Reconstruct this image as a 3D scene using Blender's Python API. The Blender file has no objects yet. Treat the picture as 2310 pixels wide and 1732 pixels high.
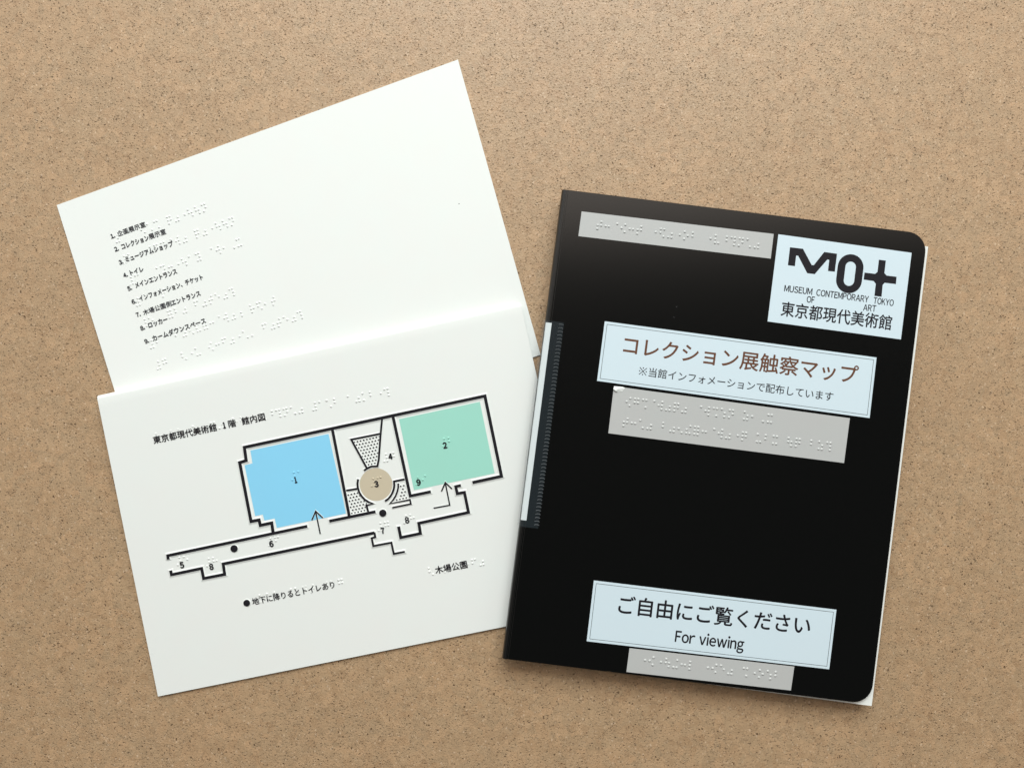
import bpy, bmesh, math, random
from mathutils import Vector

random.seed(7)
S = bpy.context.scene
COL = S.collection
MM = 0.001

# ------------------------------------------------------------------ camera
cam_data = bpy.data.cameras.new('camera')
cam = bpy.data.objects.new('camera', cam_data)
COL.objects.link(cam)
cam.location = (0, 0, 0.45)
cam_data.sensor_fit = 'HORIZONTAL'
cam_data.sensor_width = 36.0
cam_data.lens = 36.0 * 0.45 / 0.60684
cam_data.clip_start = 0.01
cam_data.clip_end = 20
S.camera = cam

# ------------------------------------------------------------------ light
world = bpy.data.worlds.new('World')
S.world = world
world.use_nodes = True
wt = world.node_tree
bg = wt.nodes['Background']
# the room: dark overhead, a pale wall and ceiling on the window side
tcw = wt.nodes.new('ShaderNodeTexCoord')
spw = wt.nodes.new('ShaderNodeSeparateXYZ'); wt.links.new(tcw.outputs['Generated'], spw.inputs[0])
rmp = wt.nodes.new('ShaderNodeValToRGB')
els = rmp.color_ramp.elements
els[0].position = 0.0; els[0].color = (0.055, 0.06, 0.06, 1)
els[1].position = 1.0; els[1].color = (0.45, 0.46, 0.46, 1)
for pos, c in ((0.165, (0.055, 0.06, 0.06, 1)), (0.245, (1.95, 1.72, 1.52, 1)), (0.50, (1.55, 1.48, 1.38, 1)), (0.62, (0.6, 0.6, 0.58, 1))):
    e = els.new(pos); e.color = c
wt.links.new(spw.outputs['Y'], rmp.inputs[0])
wt.links.new(rmp.outputs[0], bg.inputs[0])
bg.inputs[1].default_value = 1.0

def area(name, loc, target, sx, sy, power, color):
    d = bpy.data.lights.new(name, 'AREA')
    d.shape = 'RECTANGLE'; d.size = sx; d.size_y = sy
    d.energy = power; d.color = color
    o = bpy.data.objects.new(name, d); COL.objects.link(o)
    o.location = loc
    o.rotation_euler = (Vector(target) - Vector(loc)).to_track_quat('-Z', 'Y').to_euler()
    return o
area('window_light', (0.12, 1.42, 1.36), (0.0, 0.0, 0), 1.6, 0.9, 42.5, (0.955, 1.0, 0.99))

S.view_settings.view_transform = 'Standard'
S.view_settings.look = 'None'
S.view_settings.exposure = 0.0
S.view_settings.gamma = 1.0
S.view_settings.use_curve_mapping = False
S.cycles.max_bounces = 8

# ------------------------------------------------------------------ measurements (millimetres on each sheet)
D = {
    'frames': {"leg":[-269.79,105.87,0.33859],"map":[-246.15,-6.83,0.2042],"fol":[31.79,115.06,-0.12217]},
    'leg_quad': [[0.44,-0.38],[252.8,1.92],[241.01,-178.77],[-4.79,-178.35]],
    'leg_text': [[["1.",[24.6,-28.69],[27.01,-28.69],3.31,0.36,0.04],["企画展示室",[28.58,-28.56],[46.38,-28.4],"adv",0.38,0.014]],[["2.",[24.17,-36.69],[26.58,-36.69],3.31,0.36,0.04],["コレクション",[28.59,-36.52],[45.33,-36.49],3.73,0.38,0.028],["展示室",[45.55,-36.32],[56.36,-36.36],"adv",0.38,0.014]],[["3.",[24.18,-44.91],[26.58,-44.9],3.31,0.36,0.04],["ミュージアムショップ",[28.31,-44.42],[57.78,-44.52],3.73,0.38,0.028]],[["4.",[24.1,-52.99],[26.5,-52.99],3.31,0.36,0.04],["トイレ",[28.37,-52.77],[36.38,-52.87],3.73,0.38,0.028]],[["5.",[23.84,-61.2],[26.24,-61.19],3.31,0.36,0.04],["メインエントランス",[28.7,-60.73],[54.5,-60.74],3.73,0.38,0.028]],[["6.",[23.66,-69.43],[26.06,-69.42],3.31,0.36,0.04],["インフォメーション、チケット",[28.41,-68.92],[67.82,-69.04],3.73,0.38,0.028]],[["7.",[23.58,-77.54],[25.98,-77.53],3.31,0.36,0.04],["木場公園側",[27.68,-77.58],[45.46,-77.6],"adv",0.38,0.014],["エントランス",[45.47,-77.62],[63.32,-77.62],3.73,0.38,0.028]],[["8.",[23.36,-85.86],[25.75,-85.85],3.31,0.36,0.04],["ロッカー",[28.28,-85.63],[40.03,-85.63],3.73,0.38,0.028]],[["9.",[23.17,-94.02],[25.56,-94.01],3.31,0.36,0.04],["カームダウンスペース",[28.01,-93.85],[60.98,-93.89],3.73,0.38,0.028]]],
    'leg_br': [["#1  きかく てんじしつ",[26.68,-28.9],[4.3675,0.0125],[1.66,0.02],[0.02,-2.04],0.84,0],["#2  これくしょん てんじしつ",[26.4,-42.06],[4.3655,0.014],[1.66,0.02],[0.02,-2.03],0.84,0],["#3  みゅーじあむ しょっぷ",[26.12,-55.2],[4.363,0.015],[1.66,0.02],[0.02,-2.04],0.84,0],["#4  といれ",[25.85,-68.34],[4.36,0.016],[1.65,0.02],[0.01,-2.04],0.84,0],["#5  めいん えんとらんす",[25.57,-81.48],[4.358,0.0165],[1.65,0.02],[0.01,-2.03],0.84,0],["#6  いんふぉめーしょん、 ちけっと",[25.29,-94.61],[4.3555,0.017],[1.65,0.03],[0.01,-2.03],0.84,0],["#7  きば こーえんがわ えんとらんす",[25.01,-107.73],[4.353,0.0165],[1.65,0.02],[0.02,-2.03],0.84,0]],
    'leg_speck': [225.11,-78.67],
    'map_quad': [[3.54,-0.63],[256.88,1.8],[259.77,-182.78],[0.34,-181.32]],
    'walls': [["main",1.891,[[87.41,-100.18],[87.76,-94.38],[80.97,-94.4],[80.86,-91.13],[76.1,-91.04],[76.92,-55.9],[80.89,-55.5],[81.5,-47.69],[225.44,-46.86],[225.4,-94.94],[208.18,-95.13]]],["main",1.786,[[107.56,-100.56],[24.14,-100.8],[23.9,-102.81]]],["main",1.786,[[23.82,-109.87],[23.88,-112.23],[41.88,-112.2],[41.79,-118.24],[54.39,-118.4],[54.84,-112.19],[145.37,-112.35]]],["main",1.261,[[145.54,-112.24],[145.48,-114.92],[143.34,-115.12],[143.28,-119.83],[154.07,-120.05],[154.09,-126.81],[160.57,-126.92]]],["main",1.734,[[134.01,-48.07],[133.13,-99.94]]],["main",1.786,[[121.31,-100.23],[148.5,-100.31]]],["main",1.786,[[170.28,-47.67],[170.6,-95.42],[182.72,-95.41]]],["main",1.786,[[200.77,-95.39],[197.87,-95.44],[197.86,-99.64],[202.15,-99.81],[202.1,-111.83],[172.21,-112.14],[171.94,-118.25],[160.09,-118.25],[160.15,-111.8]]],["thin",1.208,[[163.88,-47.35],[161.13,-56.19],[156.97,-70.57],[155.37,-74.37],[151.89,-73.77],[149.5,-74.31],[147.31,-75.18]]],["thin",1.208,[[161.16,-56.07],[143.59,-55.95],[149.01,-74.13]]],["thin",1.261,[[142.64,-79.64],[141.81,-81.87],[141.47,-84.42],[141.7,-87.08],[142.48,-89.46],[143.95,-91.97],[145.93,-94.0],[148.36,-95.39],[144.31,-95.59],[144.48,-99.33]]],["thin",1.208,[[134.61,-84.64],[141.44,-84.93]]],["thin",1.261,[[169.25,-85.09],[163.04,-85.09],[162.74,-87.44],[161.87,-89.67],[160.66,-91.63],[159.1,-93.32],[157.43,-94.58],[155.67,-95.3]]],["thin",1.051,[[165.2,-86.82],[164.73,-89.06],[163.74,-91.26],[162.25,-93.57],[160.19,-95.76],[157.98,-97.31],[169.96,-97.51],[169.99,-100.05],[159.01,-100.02]]]],
    'arrows': [[[[114.27,-106.38],[114.39,-92.99]],[[111.21,-97.4],[114.42,-92.85],[117.68,-97.52]]],[[[182.69,-105.18],[192.18,-105.42],[192.32,-91.97]],[[189.16,-96.38],[192.35,-91.83],[195.39,-96.23]]]],
    'fills': {"blue":[[84.4,-50.24],[131.2,-50.01],[131.67,-97.89],[89.97,-97.91],[89.96,-92.25],[83.78,-92.19],[83.56,-88.52],[79.02,-88.52],[79.26,-58.05],[83.98,-57.88]],"green":[[173.39,-49.97],[221.85,-49.57],[221.79,-92.53],[173.36,-92.59]]},
    'circle': [[152.29,-84.78],9.62],
    'discs': [[[63.01,-104.67],2.15],[[152.74,-101.98],2.15],[[63.44,-137.63],2.0]],
    'dots': [[[147.7,-66.99],[148.62,-68.81],[149.54,-70.62],[150.45,-72.44],[145.02,-57.88],[145.93,-59.7],[146.85,-61.51],[147.76,-63.32],[148.68,-65.14],[149.59,-66.95],[150.51,-68.77],[151.43,-70.59],[152.34,-72.4],[146.9,-57.84],[147.82,-59.66],[148.73,-61.47],[149.65,-63.29],[150.57,-65.1],[151.48,-66.92],[152.4,-68.73],[153.31,-70.55],[154.23,-72.37],[148.79,-57.81],[149.71,-59.62],[150.62,-61.44],[151.54,-63.25],[152.45,-65.07],[153.37,-66.88],[154.29,-68.7],[155.2,-70.51],[150.68,-57.77],[151.59,-59.58],[152.51,-61.4],[153.43,-63.21],[154.34,-65.03],[155.26,-66.84],[156.18,-68.66],[152.57,-57.73],[153.48,-59.55],[154.4,-61.36],[155.31,-63.18],[156.23,-64.99],[157.15,-66.81],[154.45,-57.7],[155.37,-59.51],[156.29,-61.32],[157.2,-63.14],[156.34,-57.66],[157.26,-59.47],[158.17,-61.29],[158.23,-57.62],[159.15,-59.44],[160.12,-57.59]],[[134.92,-98.46],[134.98,-94.78],[135.9,-96.6],[136.81,-98.43],[135.04,-91.1],[135.96,-92.93],[136.87,-94.75],[137.79,-96.57],[138.7,-98.39],[135.1,-87.43],[136.02,-89.25],[136.93,-91.07],[137.85,-92.89],[138.76,-94.71],[139.68,-96.53],[140.6,-98.35],[136.99,-87.39],[137.91,-89.21],[138.82,-91.03],[139.74,-92.85],[140.65,-94.67],[141.57,-96.49],[142.49,-98.32],[138.88,-87.35],[139.8,-89.17],[140.71,-90.99],[141.63,-92.81],[142.55,-94.64],[143.46,-96.46],[140.77,-87.32],[141.69,-89.14],[143.52,-92.78],[144.44,-94.6]],[[162.38,-96.09],[164.27,-96.05],[165.25,-94.19],[166.17,-96.01],[166.22,-92.33],[167.14,-94.16],[168.06,-95.98],[166.27,-88.66],[167.19,-90.48],[168.11,-92.3],[168.16,-88.62]]],
    'numbers': [["1",[106.13,-72.58],[107.32,-72.58],4.503,0.365,0.055],["2",[195.56,-70.45],[197.64,-70.45],4.503,0.365,0.055],["3",[151.5,-84.51],[153.58,-84.51],4.503,0.365,0.055],["4",[162.89,-70.41],[164.97,-70.41],4.503,0.365,0.055],["5",[29.91,-107.94],[31.99,-107.94],4.503,0.365,0.055],["8",[46.59,-112.45],[48.67,-112.45],4.503,0.365,0.055],["6",[83.87,-106.44],[85.95,-106.44],4.503,0.365,0.055],["7",[149.6,-112.26],[151.43,-112.26],4.503,0.365,0.055],["8",[164.77,-109.01],[166.86,-109.01],4.503,0.365,0.055],["9",[175.96,-88.59],[178.05,-88.59],4.503,0.365,0.055]],
    'num_br': [[["#1",[104.83,-68.06],[4.396,-0.056],[1.78,-0.01],[0.01,-2.02],0.87,0],"blue"],[["#2",[195.05,-66.58],[4.3995,-0.056],[1.78,-0.02],[0.02,-2.02],0.87,0],"green"],[["#3",[149.59,-81.12],[4.4015,-0.0565],[1.79,-0.01],[0.02,-2.02],0.87,0],"beige"],[["#4",[159.86,-68.52],[4.399,-0.056],[1.79,-0.01],[0.02,-2.02],0.87,0],"paper"],[["#5",[28.53,-103.35],[4.4025,-0.0565],[1.79,-0.01],[0.0,-2.03],0.87,0],"paper"],[["#8",[45.19,-107.53],[4.4045,-0.0565],[1.79,-0.01],[0.01,-2.03],0.87,0],"paper"],[["#6",[83.33,-103.19],[4.4045,-0.0565],[1.79,-0.01],[0.02,-2.02],0.87,0],"paper"],[["#7",[148.26,-107.65],[4.4075,-0.057],[1.78,-0.02],[0.02,-2.03],0.87,0],"paper"],[["#8",[163.79,-106.33],[4.4075,-0.0565],[1.79,-0.01],[0.02,-2.03],0.87,0],"paper"],[["#9",[175.29,-85.58],[4.4035,-0.0565],[1.79,-0.01],[0.02,-2.02],0.87,0],"green"]],
    'map_title': [["東京都現代美術館",[30.05,-32.87],[68.28,-32.75],"adv",0.38,0.02],["1",[71.98,-32.73],[73.22,-32.73],4.575,0.365,0.055],["館内図",[82.97,-32.62],[97.33,-32.47],"adv",0.38,0.02],["階",[75.14,-32.62],[79.49,-32.59],4.624,0.38,0.02]],
    'map_title_br': ["とーきょーと げんだい びじゅつかん #1かい あんないず",[30.71,-29.4],[4.3815,-0.0545],[1.78,-0.01],[0.01,-2.0],0.87,0],
    'cap_toilet': [["地下に降りるとトイレあり",[66.72,-137.69],[115.96,-137.46],4.466,0.38,0.018]],
    'cap_toilet_br': ["ちかに おりると といれ",[71.57,-134.79],[4.4125,-0.0565],[1.79,-0.01],[0.0,-2.03],0.87,0],
    'cap_park': [["木場公園",[175.79,-141.5],[195.39,-141.55],"adv",0.38,0.018]],
    'cap_park_br': ["きば こーえん",[172.35,-139.48],[4.416,-0.0565],[1.79,-0.01],[0.02,-2.03],0.87,0],
    'cover': [[-0.52,-3.52],[210.37,-2.88],[210.67,-276.37],[-1.94,-275.37]],
    'page': [[6.44,-8.18],[212.84,-9.45],[212.76,-278.14],[3.07,-275.33]],
    'lab_br1': [[10.12,-14.85],[121.67,-13.95],[121.68,-28.26],[10.0,-29.14]],
    'lab_logo': [[124.39,-13.79],[202.31,-14.85],[202.24,-65.19],[124.32,-64.38]],
    'lab_title': [[31.04,-75.8],[189.52,-77.26],[189.77,-112.41],[30.81,-110.32]],
    'lab_br2': [[40.81,-112.17],[178.44,-113.87],[178.24,-139.94],[40.92,-139.41]],
    'lab_view': [[42.98,-224.39],[184.23,-224.42],[184.24,-259.0],[43.13,-259.54]],
    'lab_br3': [[68.13,-260.59],[164.03,-259.86],[163.7,-273.76],[68.02,-274.39]],
    'fol_br': [[["とーきょーと げんだい びじゅつかん",[20.25,-19.44],[4.6315,0.028],[1.9,0.02],[0.01,-2.1],0.87,0]],[["これくしょんてん しょくさつ まっぷ",[49.2,-117.98],[4.6375,0.017],[1.9,0.01],[0.0,-2.11],0.87,0],["とーかん いんふぉめーしょんで はいふ して います",[49.02,-129.88],[4.637,0.0155],[1.9,0.01],[0.0,-2.11],0.87,0]],[["ごじゆーに ごらん ください",[75.98,-264.31],[4.643,0.001],[1.91,0.0],[0.0,-2.11],0.87,0]]],
    'logo_text': [["MUSEUM",[131.64,-44.2],[147.84,-44.23],4.886,0.365,0.016],["CONTEMPORARY",[150.37,-44.32],[180.77,-44.57],4.886,0.365,0.016],["TOKYO",[183.79,-44.78],[195.46,-44.91],4.886,0.365,0.016],["OF",[145.32,-48.91],[149.81,-48.82],4.886,0.365,0.016],["ART",[178.4,-49.53],[185.7,-49.38],4.886,0.365,0.016]],
    'logo_jp': [["東京都現代美術館",[131.34,-55.99],[195.73,-56.54],9.063,0.38,0.014]],
    'em_M': [[131.93,-20.41],[139.52,-20.33],[145.67,-29.0],[146.84,-28.97],[151.95,-20.65],[159.45,-20.76],[159.4,-31.2],[155.42,-31.23],[155.38,-24.76],[154.22,-24.79],[148.04,-34.01],[143.66,-34.03],[137.25,-24.69],[136.08,-24.72],[136.08,-30.89],[131.98,-30.82]],
    'em_P': [[183.92,-21.16],[188.02,-21.17],[188.03,-28.4],[189.54,-29.67],[195.34,-29.65],[195.45,-33.89],[188.89,-33.94],[187.88,-35.24],[188.09,-42.15],[183.88,-42.2],[183.83,-35.16],[182.43,-33.76],[176.55,-33.61],[176.57,-29.53],[182.72,-29.52],[183.96,-28.15]],
    'em_O': [[168.18,-31.27],7.48,11.28,3.03,7.01],
    'title_text': [["コレクション展触察マップ",[41.84,-87.71],[180.14,-88.64],"adv",0.38,0.013]],
    'title_sub': [["※当館インフォメーションで配布しています",[53.54,-101.6],[167.67,-102.85],"adv",0.38,0.006]],
    'view_text': [["ご自由にご覧ください",[57.24,-236.29],[171.17,-235.6],"adv",0.38,0.016]],
    'view_sub': [["For viewing",[93.63,-250.57],[133.43,-250.63],8.538,0.365,0.02]],
    'sleeve_r': [[7.86,-79.47],[7.49,-198.64]],
    'seam': [[6.21,-79.91],[6.31,-197.86]],
    'strip_r': [[0.88,-80.57],[0.22,-194.88]],
    'lint': [[71.14,-62.4,0.9,0.45],[70.36,-68.57,-0.6,0.4]],
    'torn': [[40.53,-113.83],[40.98,-112.15],[45.84,-111.96],[47.52,-112.32],[45.79,-114.82],[43.43,-115.51],[42.12,-114.86]],
}

# ------------------------------------------------------------------ materials
def srgb(r, g, b):
    f = lambda c: c / 12.92 if c <= 0.04045 else ((c + 0.055) / 1.055) ** 2.4
    return (f(r / 255), f(g / 255), f(b / 255), 1)

def mat(name, color, rough=0.7, spec=0.3, bump=0.0, bscale=3000.0, vary=0.0):
    m = bpy.data.materials.new(name); m.use_nodes = True
    nt = m.node_tree; b = nt.nodes['Principled BSDF']
    b.inputs['Base Color'].default_value = (*color[:3], 1)
    b.inputs['Roughness'].default_value = rough
    b.inputs['Specular IOR Level'].default_value = spec
    if bump or vary:
        tc = nt.nodes.new('ShaderNodeTexCoord')
        n = nt.nodes.new('ShaderNodeTexNoise'); n.inputs['Scale'].default_value = bscale
        n.inputs['Detail'].default_value = 3
        nt.links.new(tc.outputs['Object'], n.inputs['Vector'])
        if bump:
            bp = nt.nodes.new('ShaderNodeBump'); bp.inputs['Strength'].default_value = bump
            bp.inputs['Distance'].default_value = 0.0001
            nt.links.new(n.outputs['Fac'], bp.inputs['Height'])
            nt.links.new(bp.outputs['Normal'], b.inputs['Normal'])
        if vary:
            n2 = nt.nodes.new('ShaderNodeTexNoise'); n2.inputs['Scale'].default_value = 55.0
            n2.inputs['Detail'].default_value = 4
            nt.links.new(tc.outputs['Object'], n2.inputs['Vector'])
            mx = nt.nodes.new('ShaderNodeMix'); mx.data_type = 'RGBA'
            mx.inputs['A'].default_value = (color[0] * (1 - vary * 0.3), color[1] * (1 - vary), color[2] * (1 - vary), 1)
            mx.inputs['B'].default_value = (color[0] * (1 - vary), color[1], color[2], 1)
            nt.links.new(n2.outputs['Fac'], mx.inputs['Factor'])
            nt.links.new(mx.outputs['Result'], b.inputs['Base Color'])
    return m

PAPER = mat('white_card', (0.79, 0.815, 0.795), 0.65, 0.25, 0.25, 2500, 0.025)
LABEL = mat('glossy_label_paper', (0.612, 0.728, 0.795), 0.45, 0.35, 0.12, 3500, 0.02)
TAPE = mat('braille_tape', (0.475, 0.483, 0.478), 0.42, 0.4, 0.3, 1800, 0.03)
PAGE = mat('page_paper', (0.80, 0.82, 0.79), 0.7, 0.2)
INK = mat('black_ink', (0.011, 0.010, 0.014), 0.6, 0.2)
SOFT_INK = mat('grey_ink', (0.022, 0.023, 0.030), 0.6, 0.2)
DOTS = mat('tape_dots', (0.545, 0.56, 0.555), 0.45, 0.35)  # lighter than the tape: light through the raised dots put into the colour
BROWN = mat('brown_ink', (0.125, 0.050, 0.024), 0.6, 0.3)
BLUE = mat('blue_print', (0.255, 0.63, 0.875), 0.65, 0.25, 0.2, 2500, 0.03)
GREEN = mat('green_print', (0.335, 0.675, 0.57), 0.65, 0.25, 0.2, 2500, 0.03)
BEIGE = mat('beige_print', (0.56, 0.49, 0.365), 0.65, 0.25, 0.2, 2500, 0.03)
COVER = mat('black_plastic', (0.0018, 0.0018, 0.0016), 0.17, 0.62, 0.03, 900)
SPINE = mat('black_plastic_spine', (0.009, 0.0085, 0.008), 0.35, 0.4)
STRIP = mat('white_strip', (0.70, 0.76, 0.77), 0.5, 0.3)
SEAM = mat('weld_plastic', (0.10, 0.11, 0.115), 0.25, 0.6)
DUST = mat('dust', (0.12, 0.12, 0.12), 0.9, 0.1)
MATS = {'blue': BLUE, 'green': GREEN, 'beige': BEIGE, 'paper': PAPER}

def clear_film():
    m = bpy.data.materials.new('clear_film'); m.use_nodes = True
    nt = m.node_tree; nt.nodes.clear()
    out = nt.nodes.new('ShaderNodeOutputMaterial')
    tr = nt.nodes.new('ShaderNodeBsdfTransparent')
    df = nt.nodes.new('ShaderNodeBsdfDiffuse'); df.inputs['Color'].default_value = (0.30, 0.42, 0.50, 1)
    gl = nt.nodes.new('ShaderNodeBsdfGlossy'); gl.inputs['Roughness'].default_value = 0.18
    m1 = nt.nodes.new('ShaderNodeMixShader'); m1.inputs[0].default_value = 0.04
    m2 = nt.nodes.new('ShaderNodeMixShader'); m2.inputs[0].default_value = 0.03
    nt.links.new(tr.outputs[0], m1.inputs[1]); nt.links.new(df.outputs[0], m1.inputs[2])
    nt.links.new(m1.outputs[0], m2.inputs[1]); nt.links.new(gl.outputs[0], m2.inputs[2])
    nt.links.new(m2.outputs[0], out.inputs[0])
    return m
FILM = clear_film()

def cork():
    m = bpy.data.materials.new('cork'); m.use_nodes = True
    nt = m.node_tree; N = nt.nodes; L = nt.links
    b = N['Principled BSDF']
    def node(t, **kw):
        n = N.new(t)
        for k, v in kw.items(): setattr(n, k, v)
        return n
    def math_(op, a, c=None, clamp=False):
        n = node('ShaderNodeMath', operation=op); n.use_clamp = clamp
        for i, v in ((0, a), (1, c)):
            if v is None: continue
            if isinstance(v, (int, float)): n.inputs[i].default_value = v
            else: L.new(v, n.inputs[i])
        return n.outputs[0]
    def mixc(f, a, c, blend='MIX'):
        n = node('ShaderNodeMix', data_type='RGBA', blend_type=blend)
        if isinstance(f, (int, float)): n.inputs['Factor'].default_value = f
        else: L.new(f, n.inputs['Factor'])
        for k, v in (('A', a), ('B', c)):
            if isinstance(v, tuple): n.inputs[k].default_value = v
            else: L.new(v, n.inputs[k])
        return n.outputs['Result']
    def ramp(x, lo, hi):
        n = node('ShaderNodeMapRange'); n.interpolation_type = 'SMOOTHSTEP'
        L.new(x, n.inputs[0]); n.inputs[1].default_value = lo; n.inputs[2].default_value = hi
        return n.outputs[0]
    tc = node('ShaderNodeTexCoord')
    # warp so that pits and granules are irregular
    wn = node('ShaderNodeTexNoise'); wn.inputs['Scale'].default_value = 420; wn.inputs['Detail'].default_value = 2
    L.new(tc.outputs['Object'], wn.inputs['Vector'])
    sub = node('ShaderNodeVectorMath', operation='SUBTRACT'); L.new(wn.outputs['Color'], sub.inputs[0]); sub.inputs[1].default_value = (.5, .5, .5)
    sc = node('ShaderNodeVectorMath', operation='SCALE'); L.new(sub.outputs[0], sc.inputs[0]); sc.inputs['Scale'].default_value = 0.0015
    ad = node('ShaderNodeVectorMath', operation='ADD'); L.new(tc.outputs['Object'], ad.inputs[0]); L.new(sc.outputs[0], ad.inputs[1])
    P = ad.outputs[0]
    def voro(scale, vec=P, stretch=None, off=None):
        mp = node('ShaderNodeMapping'); L.new(vec, mp.inputs[0])
        if stretch: mp.inputs['Scale'].default_value = stretch[0]; mp.inputs['Rotation'].default_value = (0, 0, stretch[1])
        if off: mp.inputs['Location'].default_value = off
        v = node('ShaderNodeTexVoronoi', feature='F1'); v.inputs['Scale'].default_value = scale
        L.new(mp.outputs[0], v.inputs['Vector'])
        return v
    def sep(col):
        s = node('ShaderNodeSeparateColor'); L.new(col, s.inputs[0]); return s.outputs
    # granules 3-5 mm in slightly different cork colours
    g = voro(230); gc = sep(g.outputs['Color'])
    g2 = voro(330, off=(.31, .17, 0)); g2c = sep(g2.outputs['Color'])
    big = node('ShaderNodeTexNoise'); big.inputs['Scale'].default_value = 26; big.inputs['Detail'].default_value = 5
    L.new(tc.outputs['Object'], big.inputs['Vector'])
    fine = node('ShaderNodeTexNoise'); fine.inputs['Scale'].default_value = 900; fine.inputs['Detail'].default_value = 3
    L.new(tc.outputs['Object'], fine.inputs['Vector'])
    col = mixc(gc[0], CORK_A, CORK_B)
    col = mixc(math_('MULTIPLY', gc[1], 0.65), col, CORK_C)
    col = mixc(math_('MULTIPLY', g2c[0], 0.35), col, CORK_D)
    col = mixc(math_('MULTIPLY', ramp(big.outputs['Fac'], .35, .7), 0.28), col, CORK_C)
    col = mixc(math_('MULTIPLY', ramp(fine.outputs['Fac'], .48, .72), 0.50), col, CORK_D)
    # broad, faint unevenness from handling
    st = node('ShaderNodeTexNoise'); st.inputs['Scale'].default_value = 7; st.inputs['Detail'].default_value = 6; st.inputs['Roughness'].default_value = .65
    L.new(tc.outputs['Object'], st.inputs['Vector'])
    col = mixc(math_('MULTIPLY', ramp(st.outputs['Fac'], .42, .68), 0.22), col, CORK_B)
    # dark pits of two sizes, each cell decides by chance whether it has one
    def pits(scale, rad, chance, stretch, off):
        v = voro(scale, stretch=stretch, off=off); c = sep(v.outputs['Color'])
        r = math_('MULTIPLY', c[1], rad)
        has = math_('GREATER_THAN', c[0], 1 - chance)
        d = math_('DIVIDE', v.outputs['Distance'], math_('ADD', r, 0.03))
        p = math_('SUBTRACT', 1.0, ramp(d, 0.55, 1.05))
        return math_('MULTIPLY', math_('MULTIPLY', p, has), math_('ADD', math_('MULTIPLY', c[2], .6), .4))
    p1 = pits(520, .34, .54, ((1, 1.7, 1), .5), (.1, .2, 0))
    p2 = pits(270, .22, .34, ((1.7, 1, 1), -.5), (.7, .4, 0))
    p3 = pits(1000, .50, .62, ((1, 1.5, 1), -.35), (.4, .9, 0))
    p3 = math_('MULTIPLY', p3, .6)
    pit = math_('MAXIMUM', math_('MAXIMUM', p1, p2), p3)
    # pale specks: glints on the pits' lit rims, put into the colour
    ch = pits(520, .42, .60, ((1.3, 1, 1), .9), (.9, .13, 0))
    col = mixc(math_('MULTIPLY', ch, .48), col, CORK_L)
    col = mixc(math_('MULTIPLY', pit, .74), col, CORK_P)
    L.new(col, b.inputs['Base Color'])
    b.inputs['Roughness'].default_value = 0.46
    b.inputs['Specular IOR Level'].default_value = 0.52
    h = math_('SUBTRACT', math_('ADD', math_('MULTIPLY', fine.outputs['Fac'], .35), math_('MULTIPLY', g2c[1], .22)), math_('MULTIPLY', pit, 1.0))
    bp = node('ShaderNodeBump'); bp.inputs['Strength'].default_value = .9; bp.inputs['Distance'].default_value = .0006
    L.new(h, bp.inputs['Height']); L.new(bp.outputs['Normal'], b.inputs['Normal'])
    return m
CORK_A = (0.468, 0.300, 0.170, 1)
CORK_B = (0.340, 0.213, 0.117, 1)
CORK_C = (0.350, 0.252, 0.154, 1)
CORK_D = (0.520, 0.352, 0.206, 1)
CORK_L = (0.68, 0.52, 0.37, 1)
CORK_P = (0.088, 0.043, 0.017, 1)

# ------------------------------------------------------------------ helpers
def obj(name, verts, faces, materials, parent=None, smooth=False, mi=None, label=None):
    me = bpy.data.meshes.new(name)
    me.from_pydata([(x * MM, y * MM, z * MM) for x, y, z in verts], [], faces)
    if not isinstance(materials, (list, tuple)): materials = [materials]
    for m in materials: me.materials.append(m)
    if mi: me.polygons.foreach_set('material_index', mi)
    if smooth: me.polygons.foreach_set('use_smooth', [True] * len(me.polygons))
    me.update()
    o = bpy.data.objects.new(name, me); COL.objects.link(o)
    if parent: o.parent = parent
    if label: o['label'] = label
    return o

def thing(name, frame, label, cat):
    o = bpy.data.objects.new(name, None); COL.objects.link(o)
    x, y, rz = frame
    o.location = (x * MM, y * MM, 0); o.rotation_euler = (0, 0, rz)
    o.empty_display_size = .02
    o['label'] = label; o['category'] = cat
    return o

class MB:
    def __init__(s): s.v = []; s.f = []; s.m = []
    def add(s, vs, fs, mi=0):
        k = len(s.v); s.v += [tuple(p) for p in vs]
        s.f += [tuple(i + k for i in f) for f in fs]; s.m += [mi] * len(fs)
    def build(s, name, mats, parent=None, smooth=False, label=None):
        return obj(name, s.v, s.f, mats, parent, smooth, s.m, label)

def tri(poly):
    from mathutils.geometry import tessellate_polygon
    return [tuple(t) for t in tessellate_polygon([[Vector((x, y, 0)) for x, y in poly]])]

def flat(mb, poly, zf, dz, mi=0):
    fs = []
    for t in tri(poly):
        a, b, c = [Vector((*poly[i], 0)) for i in t]
        fs.append(t if (b - a).cross(c - a).z > 0 else (t[0], t[2], t[1]))
    mb.add([(x, y, zf(x, y) + dz) for x, y in poly], fs, mi)

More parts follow.
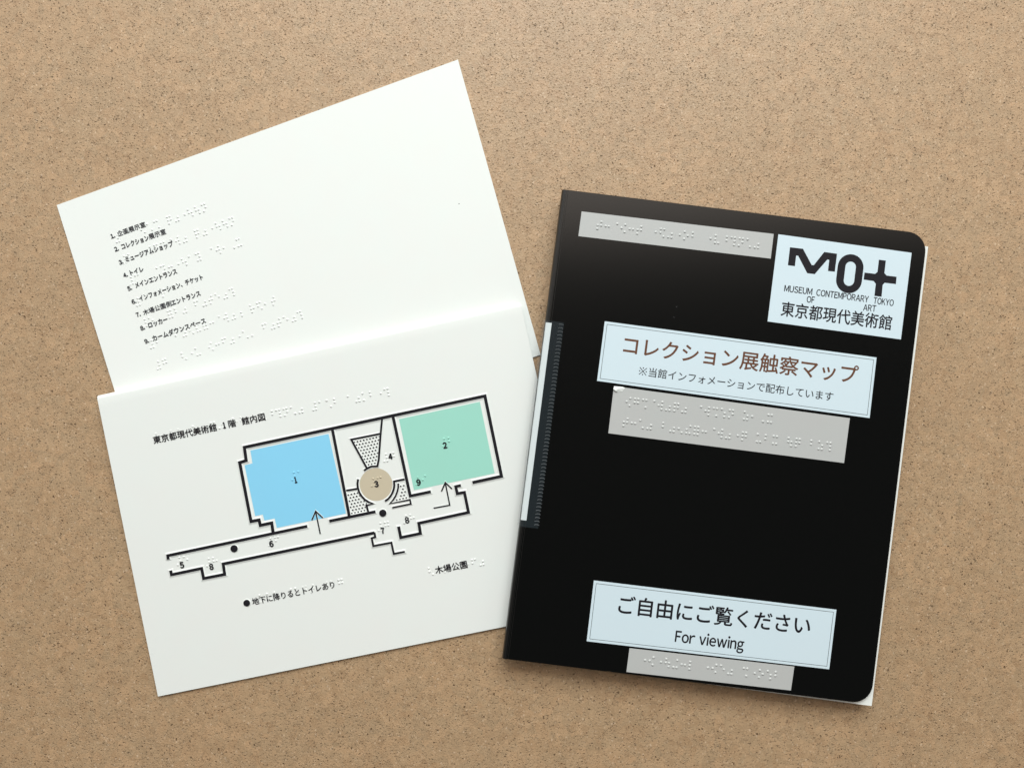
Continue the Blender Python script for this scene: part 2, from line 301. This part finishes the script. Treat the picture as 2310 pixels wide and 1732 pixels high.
def slab(mb, poly, zf, top, thick, mi=0, bevel=0.0):
    """a thin sheet following the surface zf, with a small bevel round its upper edge"""
    n = len(poly)
    area2 = sum(poly[i - 1][0] * poly[i][1] - poly[i][0] * poly[i - 1][1] for i in range(n))
    if area2 < 0: poly = poly[::-1]
    if bevel:
        ins = offset_closed(poly, -bevel)
        flat(mb, ins, zf, top, mi)
        rings = [[(x, y, zf(x, y) + top) for x, y in ins], [(x, y, zf(x, y) + top - bevel) for x, y in poly], [(x, y, zf(x, y) + top - thick) for x, y in poly]]
    else:
        flat(mb, poly, zf, top, mi)
        rings = [[(x, y, zf(x, y) + top) for x, y in poly], [(x, y, zf(x, y) + top - thick) for x, y in poly]]
    for a, b in zip(rings, rings[1:]):
        mb.add(a + b, [(i, i + n, (i + 1) % n + n, (i + 1) % n) for i in range(n)], mi)

def offset_closed(poly, d):
    out = []; n = len(poly)
    for i in range(n):
        p = Vector(poly[i]); a = (p - Vector(poly[i - 1])).normalized(); b = (Vector(poly[(i + 1) % n]) - p).normalized()
        na = Vector((a.y, -a.x)); nb = Vector((b.y, -b.x)); m = (na + nb)
        m = m / max(m.dot(na), .3)
        out.append(tuple(p + m * d))
    return out

def offset_open(pts, d):
    out = []; n = len(pts)
    for i in range(n):
        p = Vector(pts[i])
        a = (p - Vector(pts[i - 1])).normalized() if i else None
        b = (Vector(pts[i + 1]) - p).normalized() if i < n - 1 else None
        a = a or b; b = b or a
        na = Vector((-a.y, a.x)); nb = Vector((-b.y, b.x)); m = na + nb
        m = m / max(m.dot(na), .35)
        out.append(p + m * d)
    return out

jit = [0.0]
def ridge(mb, pts, w, zf, h, slope, mi_top=0, mi_side=1, z0=0.02):
    """an embossed line: inked crown on swollen paper flanks"""
    jit[0] = (jit[0] + 0.0037) % 0.03
    h = h + jit[0]
    P = [Vector(p) for p in pts]
    d0 = (P[1] - P[0]).normalized(); d1 = (P[-1] - P[-2]).normalized()
    inner = [P[0] - d0 * (w * .12)] + P[1:-1] + [P[-1] + d1 * (w * .12)]
    outer = [inner[0] - d0 * slope] + P[1:-1] + [inner[-1] + d1 * slope]
    r = w * .16
    li, ri = offset_open(inner, w / 2), offset_open(inner, -w / 2)
    lc, rc = offset_open(inner, w / 2 - r), offset_open(inner, -w / 2 + r)
    lo, ro = offset_open(outer, w / 2 + slope), offset_open(outer, -w / 2 - slope)
    n = len(P)
    rows = [(lo, z0), (li, h * .72), (lc, h), (rc, h), (ri, h * .72), (ro, z0)]
    V = [(p.x, p.y, zf(p.x, p.y) + z) for row, z in rows for p in row]
    for k in range(5):
        side = k in (0, 4)
        mb.add(V[k * n:(k + 2) * n], [(i, i + n, i + n + 1, i + 1) for i in range(n - 1)], mi_side if side else mi_top)
    for e, rev in ((0, False), (n - 1, True)):
        ring = [V[k * n + e] for k in range(6)]
        f1 = [(0, 5, 4, 1)] ; f2 = [(1, 4, 3, 2)]
        if rev: f1 = [tuple(reversed(f)) for f in f1]; f2 = [tuple(reversed(f)) for f in f2]
        mb.add(ring, f1, mi_side); mb.add(ring, f2, mi_top)

# --- text: one mesh from one or more placed runs
def outline(txt):
    c = bpy.data.curves.new('lettering', 'FONT'); c.body = txt; c.size = 1; c.resolution_u = 4
    o = bpy.data.objects.new('lettering', c); COL.objects.link(o)
    bpy.context.view_layer.update()
    me = bpy.data.meshes.new_from_object(o.evaluated_get(bpy.context.evaluated_depsgraph_get()))
    vs = [(v.co.x, v.co.y) for v in me.vertices]; fs = [tuple(p.vertices) for p in me.polygons]
    bpy.data.objects.remove(o); bpy.data.curves.remove(c); bpy.data.meshes.remove(me)
    return vs, fs

def reference_mark():
    vs = []; fs = []
    def quad(cx, cy, ax, ay, bx, by):
        k = len(vs); vs.extend([(cx - ax - bx, cy - ay - by), (cx + ax - bx, cy + ay - by), (cx + ax + bx, cy + ay + by), (cx - ax + bx, cy - ay + by)]); fs.append((k, k + 1, k + 2, k + 3))
    for sg in (1, -1): quad(.5, .38, .36, .36 * sg, -.02 * sg, .02)
    for dx, dy in ((.33, 0), (-.33, 0), (0, .33), (0, -.33)): quad(.5 + dx, .38 + dy, .05, 0, 0, .05)
    return vs, fs

def glyphs(txt):
    if txt.isascii():                     # upright gothic letters, set closely
        vs = []; fs = []; x = 0.0
        for ch in txt:
            if ch == ' ': x += .30; continue
            v, f = outline(chr(ord(ch) + 0xFEE0)); a = min(p[0] for p in v); b = max(p[0] for p in v); k = len(vs)
            vs += [(p[0] - a + x, p[1]) for p in v]; fs += [tuple(i + k for i in q) for q in f]; x += b - a + .095
        return vs, fs
    if '\u203b' in txt:
        v, f = outline(txt.replace('\u203b', '\u3000')); a, b = reference_mark(); k = len(v)
        return v + a, f + [tuple(i + k for i in q) for q in b]
    return outline(txt)

RECTS = []          # inked areas, so that braille under print stays beneath the ink
def runs(mb, rs, zf, dz, mi=0):
    for txt, a, b, e, hc, bold in rs:
        vs, fs = glyphs(txt)
        a = Vector(a); b = Vector(b); u = (b - a).normalized(); v = Vector((-u.y, u.x)); W = (b - a).length
        if e == 'adv':
            x0 = 0; sx = W / len(txt); sy = sx
        else:
            x0 = min(p[0] for p in vs); x1 = max(p[0] for p in vs); sx = W / (x1 - x0); sy = e or sx
        P = [a + u * ((x - x0) * sx) + v * ((y - hc) * sy) for x, y in vs]
        b_ = bold * sy
        for n_, (ox, oy) in enumerate(((0, 0), (b_, 0), (-b_, 0), (0, b_), (0, -b_)) if bold else ((0, 0),)):
            mb.add([(p.x + ox, p.y + oy, zf(p.x, p.y) + dz + n_ * .004) for p in P], fs, mi)
        RECTS.append((a, u, v, W, sy * .47))

def text(name, rs, zf, dz, m, parent, label=None):
    mb = MB(); runs(mb, rs, zf, dz); return mb.build(name, m, parent, label=label)

# --- Japanese braille
VOW = {'a': '1', 'i': '12', 'u': '14', 'e': '124', 'o': '24'}
CON = {'': '', 'k': '6', 's': '56', 't': '35', 'n': '3', 'h': '36', 'm': '356', 'r': '5'}
ROWS = {'': 'あいうえお', 'k': 'かきくけこ', 's': 'さしすせそ', 't': 'たちつてと', 'n': 'なにぬねの', 'h': 'はひふへほ', 'm': 'まみむめも', 'r': 'らりるれろ'}
KANA = {k: ''.join(sorted(VOW[v] + CON[c])) for c, row in ROWS.items() for v, k in zip('aiueo', row)}
KANA.update({'や': '34', 'ゆ': '346', 'よ': '345', 'わ': '3', 'を': '35', 'ん': '356', 'ー': '25', 'っ': '2', '、': '56'})
VOICED = dict(zip('がぎぐげござじずぜぞだぢづでどばびぶべぼ', 'かきくけこさしすせそたちつてとはひふへほ'))
HALF = dict(zip('ぱぴぷぺぽ', 'はひふへほ'))
DIG = {'1': '1', '2': '12', '3': '14', '4': '145', '5': '15', '6': '124', '7': '1245', '8': '125', '9': '24', '0': '245'}
def base_of(k):
    for c, row in ROWS.items():
        if k in row: return c
def cells(s):
    out = []; i = 0
    while i < len(s):
        ch = s[i]; nx = s[i + 1] if i + 1 < len(s) else ''
        if ch == ' ': out.append(' '); i += 1; continue
        if ch == '#': out.append('3456'); i += 1; continue
        if ch in DIG: out.append(DIG[ch]); i += 1; continue
        if nx in 'ゃゅょ' and nx:
            b = VOICED.get(ch) or HALF.get(ch) or ch
            out.append('45' if ch in VOICED else '46' if ch in HALF else '4')
            out.append(KANA[ROWS[base_of(b)]['ゃゅょ'.index(nx) * 2]]); i += 2; continue
        if ch == 'ふ' and nx == 'ぉ': out += ['26', KANA['ほ']]; i += 2; continue
        if ch in VOICED: out += ['5', KANA[VOICED[ch]]]
        elif ch in HALF: out += ['6', KANA[HALF[ch]]]
        else: out.append(KANA[ch])
        i += 1
    return out

def dome(mb, x, y, z, r, h, seg=10):
    rings = [(1.0, -.05), (.86, .42), (.55, .80), (.22, .97)]
    V = [(x + r * k * math.cos(2 * math.pi * i / seg), y + r * k * math.sin(2 * math.pi * i / seg), z + h * q) for k, q in rings for i in range(seg)]
    V.append((x, y, z + h)); t = len(V) - 1
    F = [(j * seg + i, j * seg + (i + 1) % seg, (j + 1) * seg + (i + 1) % seg, (j + 1) * seg + i) for j in range(3) for i in range(seg)]
    F += [(3 * seg + i, 3 * seg + (i + 1) % seg, t) for i in range(seg)]
    mb.add(V, F)

def braille(mb, spec, zf, dz, r, h):
    kana, st, pv, cv, rv, sp, low = spec
    st = Vector(st); pv = Vector(pv); cv = Vector(cv); rv = Vector(rv)
    t = 0.0
    for c in cells(kana):
        if c == ' ': t += sp; continue
        o = st + pv * t
        for dch in c:
            k = int(dch) - 1
            p = o + cv * (k // 3) + rv * (k % 3)
            hh = h
            for a, u, v, W, hw in RECTS:
                q = p - a
                if -.7 < q.dot(u) < W + .7 and abs(q.dot(v)) < hw + .4: hh = min(h, .19)
            dome(mb, p.x, p.y, zf(p.x, p.y) + dz, r * random.uniform(.96, 1.04), hh * random.uniform(.88, 1.06))
        t += 1

# ------------------------------------------------------------------ the surface everything lies on
mb = MB()
mb.add([(-900, -800, 0), (900, -800, 0), (900, 900, 0), (-900, 900, 0), (-900, -800, -6), (900, -800, -6), (900, 900, -6), (-900, 900, -6)],
       [(0, 1, 2, 3), (7, 6, 5, 4), (0, 4, 5, 1), (1, 5, 6, 2), (2, 6, 7, 3), (3, 7, 4, 0)])
floor = mb.build('table_top', cork())
floor['kind'] = 'structure'; floor['label'] = 'tan cork sheet with fine dark pits under the cards and the folder'

# ------------------------------------------------------------------ 1 white legend card lying underneath
legend = thing('legend_card', D['frames']['leg'], 'white braille card with a numbered list of nine rooms, partly under the map card', 'card')
def ZL(x, y): return 0.9 + 2.0 * clamp(-y / 150) * (1 - clamp(x / 120)) ** 2
def sheet(quad, zf, thick, nu=26, nv=20):
    TL, TR, BR, BL = [Vector(p) for p in quad]; mb = MB()
    G = [[TL.lerp(TR, i / nu).lerp(BL.lerp(BR, i / nu), j / nv) for i in range(nu + 1)] for j in range(nv + 1)]
    w = nu + 1; n = w * (nv + 1)
    top = [(p.x, p.y, zf(p.x, p.y)) for r in G for p in r]; bot = [(x, y, z - thick) for x, y, z in top]
    F = []
    for j in range(nv):
        for i in range(nu):
            a = j * w + i; F += [(a, a + w, a + w + 1, a + 1), (n + a, n + a + 1, n + a + w + 1, n + a + w)]
    rim = list(range(w)) + [j * w + nu for j in range(1, nv + 1)] + [nv * w + i for i in range(nu - 1, -1, -1)] + [j * w for j in range(nv - 1, 0, -1)]
    m = len(rim); F += [(rim[k], rim[(k + 1) % m], n + rim[(k + 1) % m], n + rim[k]) for k in range(m)]
    mb.add(top + bot, F); return mb
def clamp(v): return min(max(v, 0), 1)
sheet(D['leg_quad'], ZL, .80).build('card_sheet', PAPER, legend)
for rs in D['leg_text']:
    text('printed_line', rs, ZL, .24, SOFT_INK, legend)
for sp in D['leg_br']:
    mb = MB(); braille(mb, sp, ZL, 0, .70, .44); mb.build('braille_line', PAPER, legend, smooth=True)
x, y = D['leg_speck']; mb = MB(); flat(mb, [(x + .35 * math.cos(a), y + .25 * math.sin(a)) for a in [i * .9 for i in range(7)]], ZL, .03)
mb.build('ink_speck', INK, legend)

# ------------------------------------------------------------------ 2 folded map card, fold at the top, resting on the legend card
tactile = thing('map_card', D['frames']['map'], 'white folded card with raised black floor plan and blue and green rooms', 'card')
def clamp(v): return min(max(v, 0), 1)
def ZM(x, y): return 6.6 - 0.9 * clamp(x / 258) * (1 - clamp(-y / 183)) - 5.0 * clamp(-y / 183)
def fold_card():
    TL, TR, BR, BL = [Vector(p) for p in D['map_quad']]
    nu = 24; prof = []
    Lm = 181.0
    def top(d): return ('t', d)
    ds = [181, 150, 110, 70, 40, 22, 12, 7]
    mb = MB(); loops = []
    for iu in range(nu + 1):
        u = iu / nu
        A = TL.lerp(TR, u); B = BL.lerp(BR, u)
        def pt(d, z):
            p = A.lerp(B, d / Lm); return (p.x, p.y, z)
        zt0 = ZM(A.x, A.y); r = (zt0 - 2.1) / 2
        def zt(d):
            p = A.lerp(B, d / Lm); z = ZM(p.x, p.y)
            return z
        def zb(d):
            k = clamp(d / 150); return max(2.1 * (1 - k) + .12 * k, .12)
        th = .42
        outer = [pt(d, zt(d)) for d in ds]
        na = 12
        rr = min(r, zt0)
        # round fold
        zc = zt(rr) - rr
        for k in range(na + 1):
            a = math.pi / 2 + math.pi * k / na
            outer.append(pt(rr + rr * math.cos(a), zc + rr * math.sin(a)))
        zlow = zc - rr
        outer += [pt(d, max(zb(d), .1)) for d in (14, 30, 60, 110, 150, 181)]
        inner = [pt(d, max(zb(d), .1) + th) for d in (181, 150, 110, 60, 30, 14)]
        ri = max(rr - th, .2)
        for k in range(na, -1, -1):
            a = math.pi / 2 + math.pi * k / na
            inner.append(pt(rr + ri * math.cos(a), zc + ri * math.sin(a)))
        inner += [pt(d, zt(d) - th) for d in reversed(ds)]
        loops.append(outer + inner)
    n = len(loops[0]); V = [p for l in loops for p in l]
    F = []
    for iu in range(nu):
        for k in range(n):
            F.append((iu * n + k, iu * n + (k + 1) % n, (iu + 1) * n + (k + 1) % n, (iu + 1) * n + k))
    no = n // 2
    for iu, rev in ((0, True), (nu, False)):
        for k in range(no - 1):
            f = (iu * n + k, iu * n + k + 1, iu * n + n - 2 - k, iu * n + n - 1 - k)
            F.append(f[::-1] if rev else f)
    mb.add(V, F)
    o = mb.build('folded_sheet', PAPER, tactile)
    bm = bmesh.new(); bm.from_mesh(o.data); bmesh.ops.recalc_face_normals(bm, faces=bm.faces); bm.to_mesh(o.data); bm.free()
    for p in o.data.polygons: p.use_smooth = True
    o.data.set_sharp_from_angle(angle=math.radians(35))
fold_card()
for key, m, nm in (('blue', BLUE, 'blue_room'), ('green', GREEN, 'green_room')):
    mb = MB(); flat(mb, D['fills'][key], ZM, .05); mb.build(nm, m, tactile)
c, r = D['circle']; mb = MB()
flat(mb, [(c[0] + r * math.cos(i * math.pi / 36), c[1] + r * math.sin(i * math.pi / 36)) for i in range(72)], ZM, .05)
mb.build('round_room', BEIGE, tactile)
for kind, w, pts in D['walls']:
    mb = MB(); ridge(mb, pts, w, ZM, .55 if kind == 'main' else .45, .95 if kind == 'main' else .6)
    mb.build('raised_wall_line', [INK, PAPER], tactile)
for shaft, head in D['arrows']:
    mb = MB(); ridge(mb, shaft, .82, ZM, .40, .16, 0, 1, .06); ridge(mb, head, .82, ZM, .42, .16, 0, 1, .06)
    mb.build('entrance_arrow', [INK, PAPER], tactile)  # white flanks put the highlight round the raised arrow into the colour
for (x, y), r in D['discs']:
    mb = MB(); seg = 28; V = []
    for k, q in ((1.16, .03), (1.0, .36), (.8, .52), (.4, .60)):
        V += [(x + r * k * math.cos(2 * math.pi * i / seg), y + r * k * math.sin(2 * math.pi * i / seg), ZM(x, y) + q) for i in range(seg)]
    mb.add(V, [(i, (i + 1) % seg, seg + (i + 1) % seg, seg + i) for i in range(seg)], 1)
    mb.add(V, [(j * seg + i, j * seg + (i + 1) % seg, (j + 1) * seg + (i + 1) % seg, (j + 1) * seg + i) for j in (1, 2) for i in range(seg)] + [tuple(range(3 * seg, 4 * seg))], 0)
    mb.build('stairs_dot', [INK, PAPER], tactile)
for dots in D['dots']:
    mb = MB()
    for x, y in dots:
        V = []; seg = 10
        for k, q in ((.95, .03), (.5, .26), (.30, .30)):
            V += [(x + k * math.cos(2 * math.pi * i / seg), y + k * math.sin(2 * math.pi * i / seg), ZM(x, y) + q) for i in range(seg)]
        mb.add(V, [(i, (i + 1) % seg, seg + (i + 1) % seg, seg + i) for i in range(seg)], 1)
        mb.add(V[seg:], [(i, (i + 1) % seg, seg + (i + 1) % seg, seg + i) for i in range(seg)] + [tuple(range(seg, 2 * seg))], 0)
    mb.build('dotted_area', [INK, PAPER], tactile)
text('plan_title', D['map_title'], ZM, .24, INK, tactile)
text('toilet_caption', D['cap_toilet'], ZM, .24, INK, tactile)
text('park_caption', D['cap_park'], ZM, .24, INK, tactile)
for rs in D['numbers']:
    text('room_number', [rs], ZM, .29, INK, tactile)
for sp, key in D['num_br']:
    mb = MB(); braille(mb, sp, ZM, .05, .68, .42); mb.build('braille_number', MATS[key], tactile, smooth=True)
for key in ('map_title_br', 'cap_toilet_br', 'cap_park_br'):
    mb = MB(); braille(mb, D[key], ZM, 0, .72, .50); mb.build('braille_line', PAPER, tactile, smooth=True)

# ------------------------------------------------------------------ 3 black folder, spine side propped on the map card
folder = thing('folder', D['frames']['fol'], 'black plastic folder with white and grey labels lying over the edge of the cards', 'folder')
def ZF(x, y): return 13.4 - 2.2 * x / 217
def ZB(x, y): return max(4.9 * (1 - x / 212), 0.0) + .75       # upper face of the back cover
TL, TR, BR, BL = D['cover']
def rounded(q, r, n=10):
    TL, TR, BR, BL = [Vector(p) for p in q]
    out = [tuple(BL)]
    for P, A, B in ((BR, BL, TR), (TR, BR, TL)):
        a = (A - P).normalized(); b = (B - P).normalized(); c = P + (a + b) * r
        for k in range(n + 1):
            t = math.pi / 2 * k / n
            out.append(tuple(c - b * r * math.cos(t) - a * r * math.sin(t)))
    return out + [tuple(TL)]
mb = MB(); slab(mb, rounded(D['cover'], 11.0), ZF, 0, .75, bevel=.2)
mb.build('front_cover', COVER, folder)
back = [(BL[0], BL[1] + .6), (BR[0] + .3, BR[1] + .8), (TR[0] + .3, TR[1] - .5), (TL[0], TL[1] - .6)]
mb = MB(); slab(mb, rounded([back[3], back[2], back[1], back[0]], 11.0), ZB, 0, .7, bevel=.15)
mb.build('back_cover', COVER, folder)
# spine: a rounded strip bulging outwards between the two covers
mb = MB(); n = 14; ns = 2; th = .7
loops = []
for k in range(2):
    p = Vector(TL).lerp(Vector(BL), k); rows = []
    zt = ZF(p.x, 0) - .12; zb_ = ZB(p.x, 0) - .55
    prof = []
    for i in range(n + 1):
        t = i / n; a = math.pi * t
        bul = 1.95 * math.sin(a) ** .55 if 0 < t < 1 else 0
        prof.append((p.x - .1 - bul, p.y, zt + (zb_ - zt) * (.5 - .5 * math.cos(a))))
    inn = [(x + th, y, z + (-.35 if i < n / 2 else .35) * (abs(i - n / 2) / (n / 2))) for i, (x, y, z) in enumerate(prof)]
    loops.append(prof + inn[::-1])
m_ = len(loops[0])
mb.add(loops[0] + loops[1], [(i, i + m_, (i + 1) % m_ + m_, (i + 1) % m_) for i in range(m_)])
for k in range(2):
    fs = [(i, i + 1, m_ - 2 - i, m_ - 1 - i) for i in range(n)]
    mb.add(loops[k], fs if k else [f[::-1] for f in fs])
o = mb.build('spine', SPINE, folder)
for p in o.data.polygons: p.use_smooth = True
o.data.set_sharp_from_angle(angle=math.radians(40))
# a pressed crease along the cover beside the spine
mb = MB()
e0, e1 = Vector(TL), Vector(BL)
for off in (.55, 1.5):
    a = [(e0.x + off - .13, e0.y - .5), (e0.x + off, e0.y - .5), (e0.x + off + .13, e0.y - .5)]
    b = [(e1.x + off - .13, e1.y + .5), (e1.x + off, e1.y + .5), (e1.x + off + .13, e1.y + .5)]
    V = [(x, y, ZF(x, y) + (.06 if i == 1 else .005)) for i, (x, y) in enumerate(a)] + [(x, y, ZF(x, y) + (.06 if i == 1 else .005)) for i, (x, y) in enumerate(b)]
    mb.add(V, [(0, 3, 4, 1), (1, 4, 5, 2)])
mb.build('hinge_crease', SPINE, folder)
# the white pages bound inside
for k in range(5):
    q = [list(p) for p in D['page']]
    sh = k * .12
    for i in (1, 2): q[i][0] -= sh * (1 if k % 2 else 1.6)
    q[2][1] += k * .18; q[3][1] += k * .18
    zf = lambda x, y, k=k: max(ZF(x, y) - 2.6 - k * .95, ZB(x, y) + 2.4 - k * .4)
    mb = MB(); slab(mb, q, zf, 0, .32)
    mb.build('inner_page', PAGE, folder)

# clear sleeve round the spine with its paper strip and welded seam
sl = bpy.data.objects  # noqa
r0, r1 = [Vector(p) for p in D['sleeve_r']]
def edge_x(y): return TL[0] + (BL[0] - TL[0]) * (TL[1] - y) / (TL[1] - BL[1])
def wrap(mb, y0, y1, xr0, xr1, gap, depth, nseg=16, wob=0.0, ny=10, loose=0.0):
    """band from the cover face round the bulged spine down its side"""
    rows = []
    for j in range(ny + 1):
        t = j / ny; y = y0 + (y1 - y0) * t; xr = xr0 + (xr1 - xr0) * t; ex = edge_x(y)
        zt = ZF(ex, y); zb_ = ZB(ex, y) - .6
        row = [(xr, y, ZF(xr, y) + gap), ((xr + ex) / 2 + .2, y, ZF(ex + 1, y) + gap), (ex + .25, y, zt + gap)]
        for i in range(1, nseg + 1):
            s = i / nseg * depth; a = math.pi * s
            bul = 1.95 * math.sin(a) ** .55
            w = wob * math.sin(y * .55 + i) * s
            row.append((ex - .1 - bul - gap - w - loose * math.sin(a) * (.75 + .25 * math.sin(t * 5)), y, zt + (zb_ - zt) * (.5 - .5 * math.cos(a)) + gap * (1 - s)))
        rows.append(row)
    m = len(rows[0])
    mb.add([p for r in rows for p in r], [(j * m + i, (j + 1) * m + i, (j + 1) * m + i + 1, j * m + i + 1) for j in range(ny) for i in range(m - 1)])
mb = MB(); wrap(mb, r0.y, r1.y, r0.x, r1.x, .30, .92, loose=1.3)
o = mb.build('spine_sleeve', FILM, folder, smooth=True)
sleeve = o
s0, s1 = [Vector(p) for p in D['strip_r']]
mb = MB(); wrap(mb, s0.y, s1.y, s0.x, s1.x,  .14, .18, wob=.22, ny=40)
mb.build('paper_strip', STRIP, sleeve, smooth=True)
g0, g1 = [Vector(p) for p in D['seam']]
mb = MB(); cnt = 57
for k in range(cnt):
    t = (k + .3) / cnt; c = g0.lerp(g1, t) + Vector((0.1, -.2)); L = 1.45
    pts = [(c.x - L, c.y - .28), (c.x - L * .4, c.y + .12), (c.x + L * .4, c.y + .12), (c.x + L, c.y - .22)]
    pts = [(x + random.uniform(-.08, .08), y + random.uniform(-.06, .06)) for x, y in pts]
    for row in (offset_open(pts, .16),):
        lo = offset_open(pts, -.16)
        V = [(p.x, p.y, ZF(p.x, p.y) + .31) for p in row] + [(x, y, ZF(x, y) + .44) for x, y in pts] + [(p.x, p.y, ZF(p.x, p.y) + .31) for p in lo]
        mb.add(V, [(j * 4 + i, (j + 1) * 4 + i, (j + 1) * 4 + i + 1, j * 4 + i + 1) for j in (0, 1) for i in range(3)])
mb.build('weld_seam', SEAM, sleeve)

# two specks of lint on the cover
for x, y, a, l in D['lint']:
    mb = MB(); dx, dy = l * math.cos(a), l * math.sin(a)
    mb.add([(x - dx - dy * .2, y - dy + dx * .2, ZF(x, y) + .03), (x - dx + dy * .2, y - dy - dx * .2, ZF(x, y) + .03), (x + dx + dy * .15, y + dy - dx * .15, ZF(x, y) + .06), (x + dx - dy * .15, y + dy + dx * .15, ZF(x, y) + .06)], [(0, 1, 2, 3)])
    mb.build('lint_speck', DUST, folder)

# labels
def label(name, quad, m, thick, lab=None):
    mb = MB(); slab(mb, quad, ZF, thick, thick - .01)
    return mb.build(name, m, folder, label=lab)
bl = [label('braille_label', D['lab_br1'], TAPE, .16, 'grey braille strip at the top of the cover'),
      label('braille_label', D['lab_br2'], TAPE, .14, 'grey two-line braille label with a torn corner'),
      label('braille_label', D['lab_br3'], TAPE, .14, 'short grey braille strip at the bottom of the cover')]
for o, specs in zip(bl, D['fol_br']):
    RECTS.clear()
    for sp in specs:
        mb = MB(); braille(mb, sp, ZF, .15, .80, .46); mb.build('braille_line', DOTS, o, smooth=True)
RECTS.clear()
# torn and curled corner of the middle braille label
tp = D['torn']; mb = MB()
cx = sum(p[0] for p in tp) / len(tp); cy = sum(p[1] for p in tp) / len(tp)
V = [(x, y, ZF(x, y) + .2 + (.9 if i in (0, 6) else .35 if i == 1 else .05)) for i, (x, y) in enumerate(tp)] + [(cx - .4, cy + .2, ZF(cx, cy) + 1.0)]
mb.add(V, [(i, (i + 1) % 7, 7) for i in range(7)])
mb.build('torn_corner', PAPER, bl[1])

logo = label('logo_label', D['lab_logo'], LABEL, .16, 'white square label with a black emblem')
mb = MB(); flat(mb, D['em_M'], ZF, .19); flat(mb, D['em_P'], ZF, .19)
(cx, cy), ow, oh, iw, ih = D['em_O']
def stadium(w, h, n=20):
    pts = []
    for k in range(n + 1):
        a = math.pi * k / n; pts.append((cx + w * math.cos(a), cy + (h - w) + w * math.sin(a)))
    for k in range(n + 1):
        a = math.pi + math.pi * k / n; pts.append((cx + w * math.cos(a), cy - (h - w) + w * math.sin(a)))
    return pts
so, si = stadium(ow, oh), stadium(iw, ih); m_ = len(so)
mb.add([(x, y, ZF(x, y) + .19) for x, y in so + si], [(i, (i + 1) % m_, m_ + (i + 1) % m_, m_ + i) for i in range(m_)])
mb.build('emblem', INK, logo)
text('printed_words', D['logo_text'] + D['logo_jp'], ZF, .19, INK, logo)

def frame_line(quad, inset, w):
    q = quad
    area2 = sum(q[i - 1][0] * q[i][1] - q[i][0] * q[i - 1][1] for i in range(4))
    if area2 < 0: q = q[::-1]
    a = offset_closed(q, -inset); b = offset_closed(q, -inset - w); mb = MB()
    mb.add([(x, y, ZF(x, y) + .19) for x, y in a + b], [(i, (i + 1) % 4, 4 + (i + 1) % 4, 4 + i) for i in range(4)])
    return mb
ti = label('title_label', D['lab_title'], LABEL, .16, 'white label with brown title lettering')
frame_line(D['lab_title'], 1.45, .24).build('border_line', INK, ti)
text('title_lettering', D['title_text'], ZF, .19, BROWN, ti)
text('small_lettering', D['title_sub'], ZF, .19, INK, ti)
vw = label('notice_label', D['lab_view'], LABEL, .16, 'white label with black notice lettering')
frame_line(D['lab_view'], 1.45, .24).build('border_line', INK, vw)
text('notice_lettering', D['view_text'], ZF, .19, INK, vw)
text('small_lettering', D['view_sub'], ZF, .19, INK, vw)
